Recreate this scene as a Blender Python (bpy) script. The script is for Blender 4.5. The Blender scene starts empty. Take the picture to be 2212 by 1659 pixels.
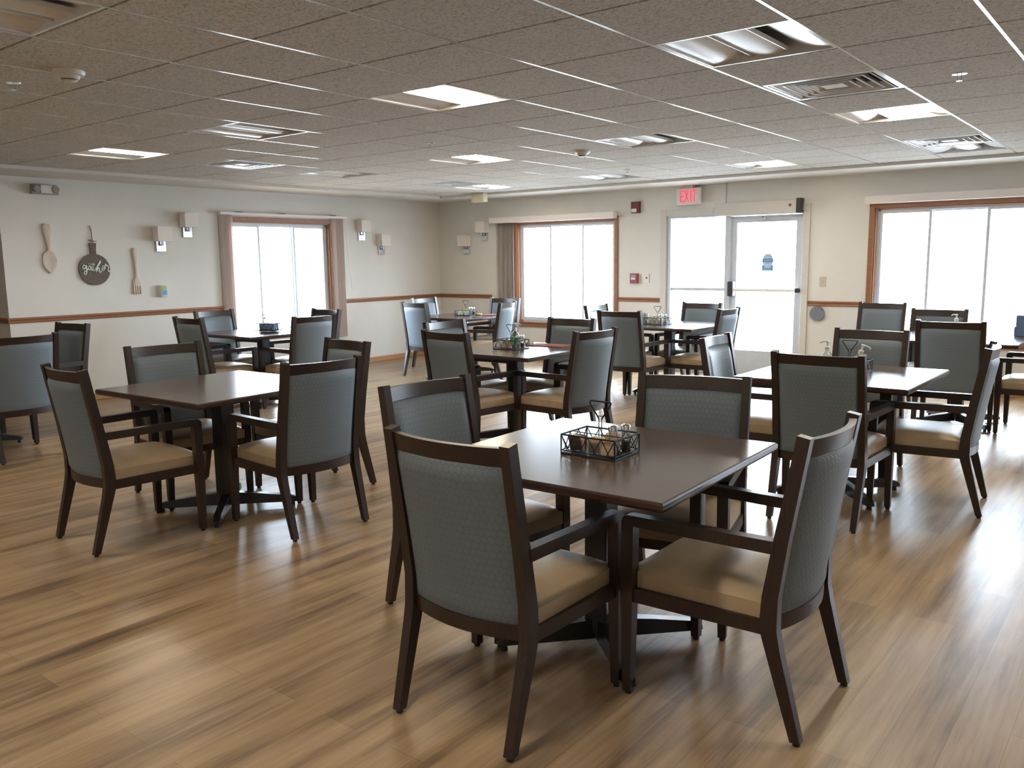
import bpy, bmesh, math, random
from mathutils import Vector, Matrix
random.seed(7)
R = math.radians
sc = bpy.context.scene
C = sc.collection

# ------------------------------------------------------------------ room figures (metres)
L, D = 9.407, 10.114            # left wall plane x=-L, far wall plane y=D
ZC, ZS, SOF = 2.434, 2.394, 0.711   # grid ceiling, soffit underside, soffit depth
X1, Y0, YEND, XFAR = 4.0, -3.0, 3.64, -12.0
CELLX, CELLY, CX0, CY0 = 0.62435, 0.60856, -1.61927, 3.8031
TZ = 0.7665                     # table top surface

# ------------------------------------------------------------------ materials
def new_mat(name):
    m = bpy.data.materials.new(name); m.use_nodes = True
    nt = m.node_tree; b = nt.nodes['Principled BSDF']
    return m, nt, b
def N(nt, t, **kw):
    n = nt.nodes.new(t)
    for k, v in kw.items():
        setattr(n, k, v)
    return n
def mth(nt, op, a, b=None, c=None):
    n = nt.nodes.new('ShaderNodeMath'); n.operation = op
    for i, v in enumerate((a, b, c)):
        if v is None: continue
        if isinstance(v, (int, float)): n.inputs[i].default_value = v
        else: nt.links.new(v, n.inputs[i])
    return n.outputs[0]
def ramp(nt, fac, stops):
    n = nt.nodes.new('ShaderNodeValToRGB'); e = n.color_ramp.elements
    e[0].position, e[0].color = stops[0][0], (*stops[0][1], 1)
    e[1].position, e[1].color = stops[-1][0], (*stops[-1][1], 1)
    for p, c in stops[1:-1]:
        x = e.new(p); x.color = (*c, 1)
    nt.links.new(fac, n.inputs[0]); return n.outputs[0]
def bump(nt, b, h, s=0.2, d=0.01):
    n = nt.nodes.new('ShaderNodeBump'); n.inputs['Strength'].default_value = s; n.inputs['Distance'].default_value = d
    nt.links.new(h, n.inputs['Height']); nt.links.new(n.outputs[0], b.inputs['Normal'])
def mixc(nt, f, a, b, bt='MIX'):
    n = nt.nodes.new('ShaderNodeMix'); n.data_type = 'RGBA'; n.blend_type = bt
    for s, v in ((n.inputs[0], f), (n.inputs[6], a), (n.inputs[7], b)):
        if isinstance(v, (int, float)): s.default_value = v
        elif isinstance(v, tuple): s.default_value = (*v, 1)
        else: nt.links.new(v, s)
    return n.outputs[2]
def coords(nt, scale=(1, 1, 1), kind='Object', rot=(0, 0, 0)):
    t = nt.nodes.new('ShaderNodeTexCoord'); m = nt.nodes.new('ShaderNodeMapping')
    m.inputs['Scale'].default_value = scale; m.inputs['Rotation'].default_value = rot
    nt.links.new(t.outputs[kind], m.inputs[0]); return m.outputs[0]
def noise(nt, vec, scale, detail=3, rough=0.5):
    n = nt.nodes.new('ShaderNodeTexNoise'); n.inputs['Scale'].default_value = scale
    n.inputs['Detail'].default_value = detail; n.inputs['Roughness'].default_value = rough
    nt.links.new(vec, n.inputs['Vector']); return n.outputs['Fac']
def plain(name, col, rough=0.5, metal=0.0, var=0.06, nscale=30, bs=0.0, spec=0.5):
    m, nt, b = new_mat(name)
    f = noise(nt, coords(nt), nscale, 3)
    lo = tuple(c * (1 - var) for c in col); hi = tuple(min(1, c * (1 + var)) for c in col)
    nt.links.new(ramp(nt, f, [(0.3, lo), (0.7, hi)]), b.inputs['Base Color'])
    b.inputs['Roughness'].default_value = rough; b.inputs['Metallic'].default_value = metal
    b.inputs['Specular IOR Level'].default_value = spec
    if bs: bump(nt, b, f, bs, 0.002)
    return m
def emis(name, col, strength):
    m = bpy.data.materials.new(name); m.use_nodes = True; nt = m.node_tree; nt.nodes.clear()
    e = nt.nodes.new('ShaderNodeEmission'); o = nt.nodes.new('ShaderNodeOutputMaterial')
    e.inputs[0].default_value = (*col, 1); e.inputs[1].default_value = strength
    nt.links.new(e.outputs[0], o.inputs[0]); return m
def wood(name, c1, c2, rough, axis_scale, spec=0.5):
    m, nt, b = new_mat(name)
    f = noise(nt, coords(nt, axis_scale), 6, 5, 0.6)
    nt.links.new(ramp(nt, f, [(0.3, c1), (0.7, c2)]), b.inputs['Base Color'])
    b.inputs['Roughness'].default_value = rough; b.inputs['Specular IOR Level'].default_value = spec
    return m
def glass(name, tint=(0.95, 0.97, 0.97), gl=0.10, rough=0.02):
    m = bpy.data.materials.new(name); m.use_nodes = True; nt = m.node_tree; nt.nodes.clear()
    t = nt.nodes.new('ShaderNodeBsdfTransparent'); g = nt.nodes.new('ShaderNodeBsdfGlossy')
    mx = nt.nodes.new('ShaderNodeMixShader'); lw = nt.nodes.new('ShaderNodeLayerWeight'); o = nt.nodes.new('ShaderNodeOutputMaterial')
    t.inputs[0].default_value = (*tint, 1); g.inputs['Roughness'].default_value = rough
    lw.inputs[0].default_value = 0.3
    k = mth(nt, 'MULTIPLY_ADD', lw.outputs['Fresnel'], 0.6, gl * 0.5)
    nt.links.new(k, mx.inputs[0]); nt.links.new(t.outputs[0], mx.inputs[1]); nt.links.new(g.outputs[0], mx.inputs[2])
    nt.links.new(mx.outputs[0], o.inputs[0]); return m

M = {}
# vinyl plank floor: planks run along Y
m, nt, b = new_mat('vinyl_plank'); M['floor'] = m
v = coords(nt, (1, 1, 1), rot=(0, 0, R(90)))
br = nt.nodes.new('ShaderNodeTexBrick'); nt.links.new(v, br.inputs['Vector'])
br.offset = 0.37; br.inputs['Scale'].default_value = 1.0
br.inputs['Brick Width'].default_value = 1.22; br.inputs['Row Height'].default_value = 0.152
br.inputs['Mortar Size'].default_value = 0.0012; br.inputs['Mortar Smooth'].default_value = 0.4; br.inputs['Bias'].default_value = 0.0
br.inputs['Color1'].default_value = (0.0, 0.0, 0.0, 1); br.inputs['Color2'].default_value = (1, 1, 1, 1); br.inputs['Mortar'].default_value = (0.35, 0.35, 0.35, 1)
tone = nt.nodes.new('ShaderNodeSeparateColor'); nt.links.new(br.outputs['Color'], tone.inputs[0])
g1 = noise(nt, coords(nt, (16, 1.0, 1)), 1.0, 5, 0.6)
g2 = noise(nt, coords(nt, (75, 2.6, 1)), 1.0, 4, 0.65)
g3 = noise(nt, coords(nt, (5.5, 1.1, 1)), 1.0, 3, 0.55)
f = mth(nt, 'ADD', mth(nt, 'MULTIPLY', g1, 0.74), mth(nt, 'MULTIPLY', g3, 0.42))
f = mth(nt, 'ADD', f, mth(nt, 'MULTIPLY', g2, 0.22))
f = mth(nt, 'ADD', f, mth(nt, 'MULTIPLY', tone.outputs[0], 0.11))
col = ramp(nt, f, [(0.53, (0.095, 0.059, 0.034)), (0.64, (0.20, 0.132, 0.075)), (0.75, (0.31, 0.215, 0.126)), (0.90, (0.40, 0.29, 0.18))])
col = mixc(nt, mth(nt, 'MULTIPLY', br.outputs['Fac'], 0.45), col, (0.07, 0.04, 0.025))
nt.links.new(col, b.inputs['Base Color'])
nt.links.new(mth(nt, 'MULTIPLY_ADD', g2, 0.14, 0.27), b.inputs['Roughness'])
bump(nt, b, mth(nt, 'ADD', mth(nt, 'MULTIPLY', g2, 0.6), g3), 0.12, 0.004)

# acoustic ceiling tile
m, nt, b = new_mat('acoustic_tile'); M['tile'] = m
n1 = noise(nt, coords(nt, (1, 1, 1)), 150, 4, 0.7)
n2 = noise(nt, coords(nt, (1.0, 1.3, 1)), 62, 3, 0.6)
vo = nt.nodes.new('ShaderNodeTexVoronoi'); vo.inputs['Scale'].default_value = 70
nt.links.new(coords(nt, (1, 1.3, 1)), vo.inputs['Vector'])
pit = ramp(nt, vo.outputs['Distance'], [(0.12, (0.0, 0.0, 0.0)), (0.42, (1, 1, 1))])
pits = nt.nodes.new('ShaderNodeSeparateColor'); nt.links.new(pit, pits.inputs[0])
h = mth(nt, 'ADD', mth(nt, 'MULTIPLY', n1, 0.8), mth(nt, 'MULTIPLY', n2, 0.9))
nt.links.new(ramp(nt, h, [(0.64, (0.32, 0.295, 0.26)), (0.76, (0.66, 0.63, 0.58)), (1.0, (0.84, 0.81, 0.77))]), b.inputs['Base Color'])
b.inputs['Roughness'].default_value = 0.95; b.inputs['Specular IOR Level'].default_value = 0.15
bump(nt, b, h, 0.9, 0.012)

M['wall'] = plain('painted_wall', (0.72, 0.71, 0.675), 0.75, var=0.02, nscale=4)
M['soffit'] = plain('painted_soffit', (0.70, 0.685, 0.645), 0.7, var=0.02, nscale=4)
M['oak'] = wood('oak_trim', (0.23, 0.095, 0.045), (0.34, 0.155, 0.075), 0.4, (2, 2, 30))
M['oaky'] = wood('oak_trim_long', (0.24, 0.10, 0.048), (0.35, 0.16, 0.078), 0.4, (2.5, 2.5, 60))
M['oakb'] = wood('oak_baseboard', (0.42, 0.21, 0.09), (0.52, 0.28, 0.13), 0.45, (2.5, 2.5, 60))
M['espresso'] = wood('espresso_wood', (0.018, 0.0105, 0.0085), (0.036, 0.020, 0.015), 0.36, (40, 40, 3))
M['seat'] = plain('beige_vinyl', (0.40, 0.31, 0.205), 0.42, var=0.05, nscale=12, bs=0.08)
M['black_metal'] = plain('black_metal', (0.008, 0.008, 0.010), 0.55, 0.0, spec=0.3)
M['base_metal'] = plain('black_painted_base', (0.020, 0.016, 0.015), 0.3, 0.0)
M['glide'] = plain('black_rubber', (0.01, 0.01, 0.01), 0.6)
M['vinyl_frame'] = plain('grey_vinyl_frame', (0.66, 0.70, 0.76), 0.4, var=0.03)
M['alu'] = plain('aluminium_door_frame', (0.58, 0.62, 0.68), 0.4, 0.1, var=0.03)
M['door_case'] = plain('painted_door_casing', (0.62, 0.60, 0.56), 0.6, var=0.02)
M['white_plastic'] = plain('white_plastic', (0.74, 0.73, 0.70), 0.4, var=0.02)
M['cream_plastic'] = plain('cream_plastic', (0.66, 0.60, 0.44), 0.5, var=0.02)
M['almond'] = plain('almond_plate', (0.56, 0.50, 0.42), 0.5, var=0.02)
M['grey_plastic'] = plain('grey_plastic', (0.30, 0.29, 0.27), 0.45, var=0.04)
M['dark_plastic'] = plain('dark_plastic', (0.03, 0.03, 0.035), 0.4)
M['white_metal'] = plain('white_enamel', (0.72, 0.73, 0.74), 0.22, 0.0, var=0.02)
M['tee'] = plain('white_tee', (0.50, 0.50, 0.50), 0.18, 0.0, var=0.02, spec=0.8)
M['chrome'] = plain('chrome', (0.75, 0.76, 0.78), 0.12, 1.0, var=0.02)
M['steel'] = plain('brushed_steel', (0.30, 0.33, 0.37), 0.35, 0.8, var=0.05)
M['maroon'] = plain('maroon_plastic', (0.16, 0.02, 0.03), 0.4)
M['red_plastic'] = plain('red_plastic', (0.30, 0.07, 0.09), 0.4)
M['shade'] = plain('linen_shade', (0.82, 0.77, 0.72), 0.8, var=0.03, nscale=200, bs=0.05)
M['blind'] = plain('cream_blind', (0.84, 0.80, 0.77), 0.6, var=0.02, nscale=60)
m, nt, b = new_mat('translucent_vane'); M['vane'] = m
b.inputs['Base Color'].default_value = (0.86, 0.80, 0.78, 1); b.inputs['Roughness'].default_value = 0.7
tl = nt.nodes.new('ShaderNodeBsdfTranslucent'); tl.inputs[0].default_value = (0.85, 0.76, 0.74, 1); mxs = nt.nodes.new('ShaderNodeMixShader'); mxs.inputs[0].default_value = 0.45
nt.links.new(b.outputs[0], mxs.inputs[1]); nt.links.new(tl.outputs[0], mxs.inputs[2]); nt.links.new(mxs.outputs[0], nt.nodes['Material Output'].inputs[0])
M['pale_wood'] = wood('bleached_wood', (0.55, 0.47, 0.39), (0.70, 0.62, 0.53), 0.8, (20, 20, 4))
M['dark_board'] = wood('weathered_board', (0.09, 0.07, 0.056), (0.17, 0.14, 0.115), 0.75, (14, 14, 3))
M['twine'] = plain('jute_twine', (0.28, 0.17, 0.11), 0.9, var=0.2, nscale=300)
M['letter'] = plain('mint_white_lettering', (0.72, 0.80, 0.76), 0.5, var=0.02)
M['red_cloth'] = plain('red_cloth', (0.24, 0.075, 0.07), 0.85, var=0.1, nscale=80, bs=0.1)
M['tan_paper'] = plain('tan_paper', (0.55, 0.42, 0.30), 0.75, var=0.1, nscale=60)
M['cream_paper'] = plain('cream_paper', (0.70, 0.62, 0.46), 0.75, var=0.08, nscale=60)
M['white_paper'] = plain('white_paper', (0.75, 0.74, 0.70), 0.75, var=0.04, nscale=60)
M['pink_paper'] = plain('pink_paper', (0.62, 0.34, 0.33), 0.75, var=0.04, nscale=60)
M['green_paper'] = plain('lime_green_paper', (0.35, 0.62, 0.14), 0.7, var=0.04, nscale=60)
M['brown_pack'] = plain('dark_brown_packet', (0.10, 0.06, 0.045), 0.5, var=0.2, nscale=90)
M['blue_box'] = plain('slate_blue_box', (0.13, 0.20, 0.36), 0.6, var=0.04)
M['pepper'] = plain('pepper', (0.06, 0.045, 0.035), 0.9, var=0.4, nscale=900)
M['salt'] = plain('salt', (0.78, 0.77, 0.74), 0.9, var=0.05, nscale=900)
M['gel'] = plain('green_gel', (0.22, 0.55, 0.25), 0.2, var=0.03)
M['clear_gel'] = plain('clear_gel', (0.50, 0.56, 0.54), 0.15, var=0.03)
M['white_stoneware'] = plain('white_stoneware', (0.78, 0.78, 0.76), 0.25, var=0.02)
M['sticker_blue'] = plain('blue_sticker', (0.10, 0.25, 0.55), 0.5, var=0.02)
M['sticker_pale'] = plain('pale_blue_sticker', (0.45, 0.56, 0.70), 0.5, var=0.02)
M['disp_green'] = plain('green_label', (0.30, 0.52, 0.16), 0.5, var=0.03)
M['disp_blue'] = plain('blue_label', (0.10, 0.38, 0.66), 0.5, var=0.03)
M['pane'] = glass('window_glass', (0.97, 0.98, 0.98), 0.06)
M['jar_glass'] = glass('clear_glass', (0.90, 0.93, 0.92), 0.16, 0.03)
M['exit_red'] = emis('lit_red_letters', (1.0, 0.04, 0.07), 1.1)
M['lamp'] = emis('warm_lamp', (1.0, 0.86, 0.66), 32.0)
M['lamp_side'] = emis('warm_lamp_tube', (1.0, 0.80, 0.54), 24.0)

# laminate table top
m, nt, b = new_mat('laminate_top'); M['laminate'] = m
f = noise(nt, coords(nt, (2.5, 22, 1)), 5, 5, 0.6)
nt.links.new(ramp(nt, f, [(0.3, (0.078, 0.060, 0.051)), (0.7, (0.100, 0.078, 0.066))]), b.inputs['Base Color'])
b.inputs['Roughness'].default_value = 0.20; b.inputs['Specular IOR Level'].default_value = 0.6
M['edge'] = wood('table_edge_wood', (0.026, 0.0115, 0.008), (0.046, 0.020, 0.013), 0.28, (6, 6, 30))

# honeycomb upholstery
m, nt, b = new_mat('honeycomb_fabric'); M['fabric'] = m
tc = nt.nodes.new('ShaderNodeTexCoord'); sx = nt.nodes.new('ShaderNodeSeparateXYZ'); nt.links.new(tc.outputs['Object'], sx.inputs[0])
S = 0.0225
px = mth(nt, 'DIVIDE', sx.outputs['X'], S); pz = mth(nt, 'DIVIDE', sx.outputs['Z'], S * 1.22)
def cell(ox, oz):
    ax = mth(nt, 'SUBTRACT', mth(nt, 'FLOORED_MODULO', mth(nt, 'ADD', px, ox), 1.0), 0.5)
    az = mth(nt, 'SUBTRACT', mth(nt, 'FLOORED_MODULO', mth(nt, 'ADD', pz, oz), 1.7320508), 0.8660254)
    ax = mth(nt, 'ABSOLUTE', ax); az = mth(nt, 'ABSOLUTE', az)
    return mth(nt, 'MAXIMUM', ax, mth(nt, 'ADD', mth(nt, 'MULTIPLY', ax, 0.5), mth(nt, 'MULTIPLY', az, 0.8660254)))
hd = mth(nt, 'MINIMUM', cell(0, 0), cell(0.5, 0.8660254))
line = nt.nodes.new('ShaderNodeMapRange'); line.interpolation_type = 'SMOOTHSTEP'
line.inputs['From Min'].default_value = 0.425; line.inputs['From Max'].default_value = 0.50
nt.links.new(hd, line.inputs['Value'])
rib = mth(nt, 'MULTIPLY_ADD', mth(nt, 'SINE', mth(nt, 'MULTIPLY', px, 25.0)), 0.5, 0.5)
spk = noise(nt, coords(nt), 420, 2, 0.5)
base = mixc(nt, mth(nt, 'MULTIPLY_ADD', rib, 0.25, mth(nt, 'MULTIPLY', spk, 0.5)), (0.122, 0.158, 0.195), (0.188, 0.230, 0.270))
col = mixc(nt, mth(nt, 'MULTIPLY', line.outputs[0], 0.42), base, (0.052, 0.068, 0.086))
nt.links.new(col, b.inputs['Base Color'])
b.inputs['Roughness'].default_value = 0.5; b.inputs['Specular IOR Level'].default_value = 0.4
bump(nt, b, mth(nt, 'SUBTRACT', mth(nt, 'MULTIPLY', rib, 0.15), line.outputs[0]), 0.35, 0.0015)

# ------------------------------------------------------------------ mesh builder
class MB:
    def __init__(s): s.bm = bmesh.new(); s.mi = 0
    def _faces(s, before):
        for f in s.bm.faces:
            if f.index == -1 or f.index >= before: pass
    def box(s, x0, x1, y0, y1, z0, z1, bev=0.0, seg=1, rot=None, mi=0):
        vs = [s.bm.verts.new(p) for p in ((x0,y0,z0),(x1,y0,z0),(x1,y1,z0),(x0,y1,z0),(x0,y0,z1),(x1,y0,z1),(x1,y1,z1),(x0,y1,z1))]
        fs = [s.bm.faces.new([vs[i] for i in q]) for q in ((0,3,2,1),(4,5,6,7),(0,1,5,4),(1,2,6,5),(2,3,7,6),(3,0,4,7))]
        for f in fs: f.material_index = mi
        if bev > 0:
            es = list({e for f in fs for e in f.edges})
            r = bmesh.ops.bevel(s.bm, geom=es, offset=bev, segments=seg, affect='EDGES', profile=0.5)
            for f in r['faces']: f.material_index = mi
            vs = list({v for f in r['faces'] for v in f.verts})
        if rot is not None:
            bmesh.ops.transform(s.bm, matrix=rot, verts=vs)
        return s
    def loft(s, secs, bev=0.0, mi=0):
        """secs: list of closed rings (lists of points with equal counts)"""
        rings = [[s.bm.verts.new(p) for p in r] for r in secs]
        n = len(rings[0]); fs = []
        for a, b in zip(rings, rings[1:]):
            for i in range(n):
                fs.append(s.bm.faces.new((a[i], a[(i+1) % n], b[(i+1) % n], b[i])))
        fs.append(s.bm.faces.new(rings[0][::-1])); fs.append(s.bm.faces.new(rings[-1]))
        for f in fs: f.material_index = mi
        if bev:
            es = [e for e in {e for f in fs for e in f.edges} if len(e.link_faces) == 2 and e.calc_face_angle(0) > 0.6]
            bmesh.ops.bevel(s.bm, geom=es, offset=bev, segments=2, affect='EDGES', profile=0.5)
        return s
    def cyl(s, c, r0, r1, h, n=16, mi=0):
        x, y, z = c
        rings = [[(x + r*math.cos(2*math.pi*i/n), y + r*math.sin(2*math.pi*i/n), zz) for i in range(n)] for r, zz in ((r0, z), (r1, z+h))]
        return s.loft(rings, mi=mi)
    def lathe(s, c, prof, n=20, mi=0):
        x, y, z = c
        return s.loft([[(x + r*math.cos(2*math.pi*i/n), y + r*math.sin(2*math.pi*i/n), z+h) for i in range(n)] for r, h in prof], mi=mi)
    def tube(s, pts, r, n=6, closed=False, mi=0, flat=1.0):
        pts = [Vector(p) for p in pts]; rings = []; k = len(pts)
        up0 = None
        for i, p in enumerate(pts):
            if closed: t = (pts[(i+1) % k] - pts[i-1])
            else: t = (pts[min(i+1, k-1)] - pts[max(i-1, 0)])
            t.normalize()
            u = Vector((0, 0, 1)) if abs(t.z) < 0.95 else Vector((1, 0, 0))
            if up0 is not None:
                u = up0
            a = t.cross(u)
            if a.length < 1e-4: a = t.cross(Vector((0, 1, 0)))
            a.normalize(); bb = a.cross(t).normalized(); up0 = bb
            rings.append([tuple(p + a*r*math.cos(2*math.pi*j/n) + bb*r*flat*math.sin(2*math.pi*j/n)) for j in range(n)])
        if closed:
            rv = [[s.bm.verts.new(q) for q in rg] for rg in rings]
            for i in range(k):
                a, bq = rv[i], rv[(i+1) % k]
                for j in range(n):
                    f = s.bm.faces.new((a[j], a[(j+1) % n], bq[(j+1) % n], bq[j])); f.material_index = mi
            return s
        return s.loft(rings, mi=mi)
    def prism(s, outline, a0, a1, axis='x', bev=0.0, mi=0):
        def P(u, v, a):
            return {'x': (a, u, v), 'y': (u, a, v), 'z': (u, v, a)}[axis]
        return s.loft([[P(u, v, a0) for u, v in outline], [P(u, v, a1) for u, v in outline]], bev=bev, mi=mi)
    def grid(s, nu, nv, f, mi=0):
        """closed pad from front f(u,v,0) and back f(u,v,1)"""
        A = [[[s.bm.verts.new(f(i/nu, j/nv, k)) for j in range(nv+1)] for i in range(nu+1)] for k in (0, 1)]
        def q(*v):
            try:
                fc = s.bm.faces.new(v); fc.material_index = mi
            except ValueError: pass
        for i in range(nu):
            for j in range(nv):
                q(A[0][i][j], A[0][i+1][j], A[0][i+1][j+1], A[0][i][j+1])
                q(A[1][i][j], A[1][i][j+1], A[1][i+1][j+1], A[1][i+1][j])
        for i in range(nu):
            q(A[0][i][0], A[1][i][0], A[1][i+1][0], A[0][i+1][0]); q(A[0][i][nv], A[0][i+1][nv], A[1][i+1][nv], A[1][i][nv])
        for j in range(nv):
            q(A[0][0][j], A[0][0][j+1], A[1][0][j+1], A[1][0][j]); q(A[0][nu][j], A[1][nu][j], A[1][nu][j+1], A[0][nu][j+1])
        return s
    def build(s, name, mats, parent=None, smooth=False, label=None):
        bmesh.ops.recalc_face_normals(s.bm, faces=s.bm.faces)
        me = bpy.data.meshes.new(name); s.bm.to_mesh(me); s.bm.free()
        for mm in (mats if isinstance(mats, (list, tuple)) else [mats]): me.materials.append(M[mm])
        if smooth:
            for p in me.polygons: p.use_smooth = True
            try: me.set_sharp_from_angle(angle=R(42))
            except Exception: pass
        o = bpy.data.objects.new(name, me); C.objects.link(o)
        if parent: o.parent = parent
        if label: o['label'] = label
        return o
def thing(name, label, cat, loc=(0, 0, 0), rz=0.0, group=None):
    o = bpy.data.objects.new(name, None); C.objects.link(o); o.empty_display_size = 0.1
    o.location = loc; o.rotation_euler = (0, 0, rz); o['label'] = label; o['category'] = cat
    if group: o['group'] = group
    return o
def tag(o, label, cat, group=None, kind=None):
    if label: o['label'] = label
    if cat: o['category'] = cat
    if group: o['group'] = group
    if kind: o['kind'] = kind
    return o
def struct(name, mb=None, mats=None, loc=(0, 0, 0)):
    if mb is None:
        o = bpy.data.objects.new(name, None); C.objects.link(o)
    else: o = mb.build(name, mats)
    o.location = loc; o['kind'] = 'structure'; return o
def copy_tree(o, parent=None):
    c = o.copy(); C.objects.link(c)
    if parent is not None: c.parent = parent
    for ch in list(o.children): copy_tree(ch, c)
    return c
def rect(cx, cy, w, d, z):
    return [(cx-w/2, cy-d/2, z), (cx+w/2, cy-d/2, z), (cx+w/2, cy+d/2, z), (cx-w/2, cy+d/2, z)]
def smooth_path(pts, k=5):
    out = []
    P = [pts[0]] + list(pts) + [pts[-1]]
    for i in range(1, len(P)-2):
        p0, p1, p2, p3 = [Vector(q) for q in P[i-1:i+3]]
        for j in range(k):
            t = j/k
            out.append(tuple(0.5*((2*p1) + (-p0+p2)*t + (2*p0-5*p1+4*p2-p3)*t*t + (-p0+3*p1-3*p2+p3)*t**3)))
    out.append(tuple(pts[-1])); return out

# ------------------------------------------------------------------ shell
struct('floor', MB().box(XFAR-.15, X1+.15, Y0-.15, D+.2, -0.08, 0.0), 'floor')
TW = 0.16
def wall_y(mb, y0, y1, x0, x1, openings):   # wall slab between y0..y1, running x0..x1, openings (xa,xb,za,zb)
    xs = x0
    for xa, xb, za, zb in sorted(openings):
        mb.box(xs, xa, y0, y1, 0, 2.62)
        if za > 0: mb.box(xa, xb, y0, y1, 0, za)
        mb.box(xa, xb, y0, y1, zb, 2.62)
        xs = xb
    mb.box(xs, x1, y0, y1, 0, 2.62); return mb
WIN = [(-7.82, -6.137), (-2.75, -1.067), (1.0, 2.68)]  # last opening is out of view, cut for extra daylight
WZ0, WZ1 = 0.57, 2.01
DX0, DX1, DZ = -5.36, -3.53, 2.04
struct('wall_far', wall_y(MB(), D, D+TW, -L-TW, X1+TW, [(a, b_, WZ0, WZ1) for a, b_ in WIN] + [(DX0, DX1, 0, DZ)]), 'wall')
WY0, WY1 = 6.187, 7.87
mb = MB()
mb.box(-L-TW, -L, YEND, WY0, 0, 2.62); mb.box(-L-TW, -L, WY0, WY1, 0, WZ0); mb.box(-L-TW, -L, WY0, WY1, WZ1, 2.62); mb.box(-L-TW, -L, WY1, D, 0, 2.62)
struct('wall_left', mb, 'wall')
struct('wall_left_return', MB().box(XFAR, -L-TW, YEND, YEND+TW, 0, 2.62), 'wall')
struct('wall_left_passage', MB().box(XFAR-TW, XFAR, Y0-TW, YEND+TW, 0, 2.62), 'wall')
struct('wall_right', MB().box(X1, X1+TW, Y0-TW, D+TW, 0, 2.62), 'wall')
struct('wall_back', MB().box(XFAR, X1, Y0-TW, Y0, 0, 2.62), 'wall')

# ceiling : tiles, grid and backing
def kx(k): return CX0 - CELLX*k
def jy(j): return CY0 + CELLY*j
LIT = [(3,0),(9,0),(6,4),(0,4),(3,8),(9,8),(6,-4),(0,-4),(-3,0),(-3,8),(3,-8),(9,-8),(-3,-8)]
DARK = [(6,0),(0,0),(9,4),(3,4),(6,8),(0,8),(3,-4)]
VENT = [(0,2),(0,7),(9,2),(9,7)]
holes = set(LIT + DARK + VENT)
xmin, xmax, ymin, ymax = -L+SOF, X1, Y0, D-SOF
G = 0.0075
mb = MB()
for k in range(-9, 13):
    for j in range(-12, 11):
        if (k, j) in holes: continue
        a, b_ = max(kx(k)-CELLX/2+G, xmin), min(kx(k)+CELLX/2-G, xmax)
        c, d = max(jy(j)-CELLY/2+G, ymin), min(jy(j)+CELLY/2-G, ymax)
        if b_-a < 0.03 or d-c < 0.03: continue
        mb.box(a, b_, c, d, ZC-0.007, ZC+0.02)
ceil = struct('ceiling', mb, 'tile')
mb = MB()
for k in range(-9, 13):
    x = kx(k)+CELLX/2
    if xmin < x < xmax: mb.box(x-0.0072, x+0.0072, ymin, ymax, ZC-0.0078, ZC+0.012)
for j in range(-12, 12):
    y = jy(j)-CELLY/2
    if ymin < y < ymax: mb.box(xmin, xmax, y-0.012, y+0.012, ZC+0.0005, ZC+0.0125)
mb.build('ceiling_grid', 'tee', ceil)
mb = MB(); mb.box(XFAR, X1, Y0, D, ZC+0.17, ZC+0.19); mb.build('ceiling_deck', 'soffit', ceil)
mb = MB()
mb.box(-L, X1, D-SOF, D, ZS, ZC+0.17); mb.box(-L, -L+SOF, Y0, D-SOF, ZS, ZC+0.17); mb.box(XFAR, -L, Y0, YEND, ZS, ZC+0.17)
struct('trim_1', mb, 'soffit')

# chair rail and baseboards
RZ = 0.932
prof = [(0, -0.029), (0.012, -0.029), (0.018, -0.020), (0.012, -0.010), (0.014, 0.002), (0.024, 0.010), (0.024, 0.022), (0.016, 0.028), (0, 0.028)]
def rail_far(mb, x0, x1): mb.loft([[(x, D-u, RZ+v) for u, v in prof] for x in (x0, x1)])
mb = MB()
for a, b_ in ((-L, -8.33), (-6.08, -5.425), (-3.468, -2.807)): rail_far(mb, a, b_)
struct('trim_2', mb, 'oak')
mb = MB()
for a, b_ in ((YEND-0.02, 6.13), (7.93, D)): mb.loft([[(-L+u, y, RZ+v) for u, v in prof] for y in (a, b_)])
mb.loft([[(x, YEND-u, RZ+v) for u, v in prof] for x in (XFAR, -L+0.02)])
struct('trim_3', mb, 'oaky')
BB = 0.075
struct('baseboard_far', MB().box(-L, -5.425, D-0.014, D, 0, BB, 0.004).box(-3.468, X1, D-0.014, D, 0, BB, 0.004), 'oakb')
struct('baseboard_left', MB().box(-L, -L+0.014, YEND, D, 0, BB, 0.004).box(XFAR, -L+0.014, YEND-0.014, YEND, 0, BB, 0.004), 'oakb')

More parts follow.
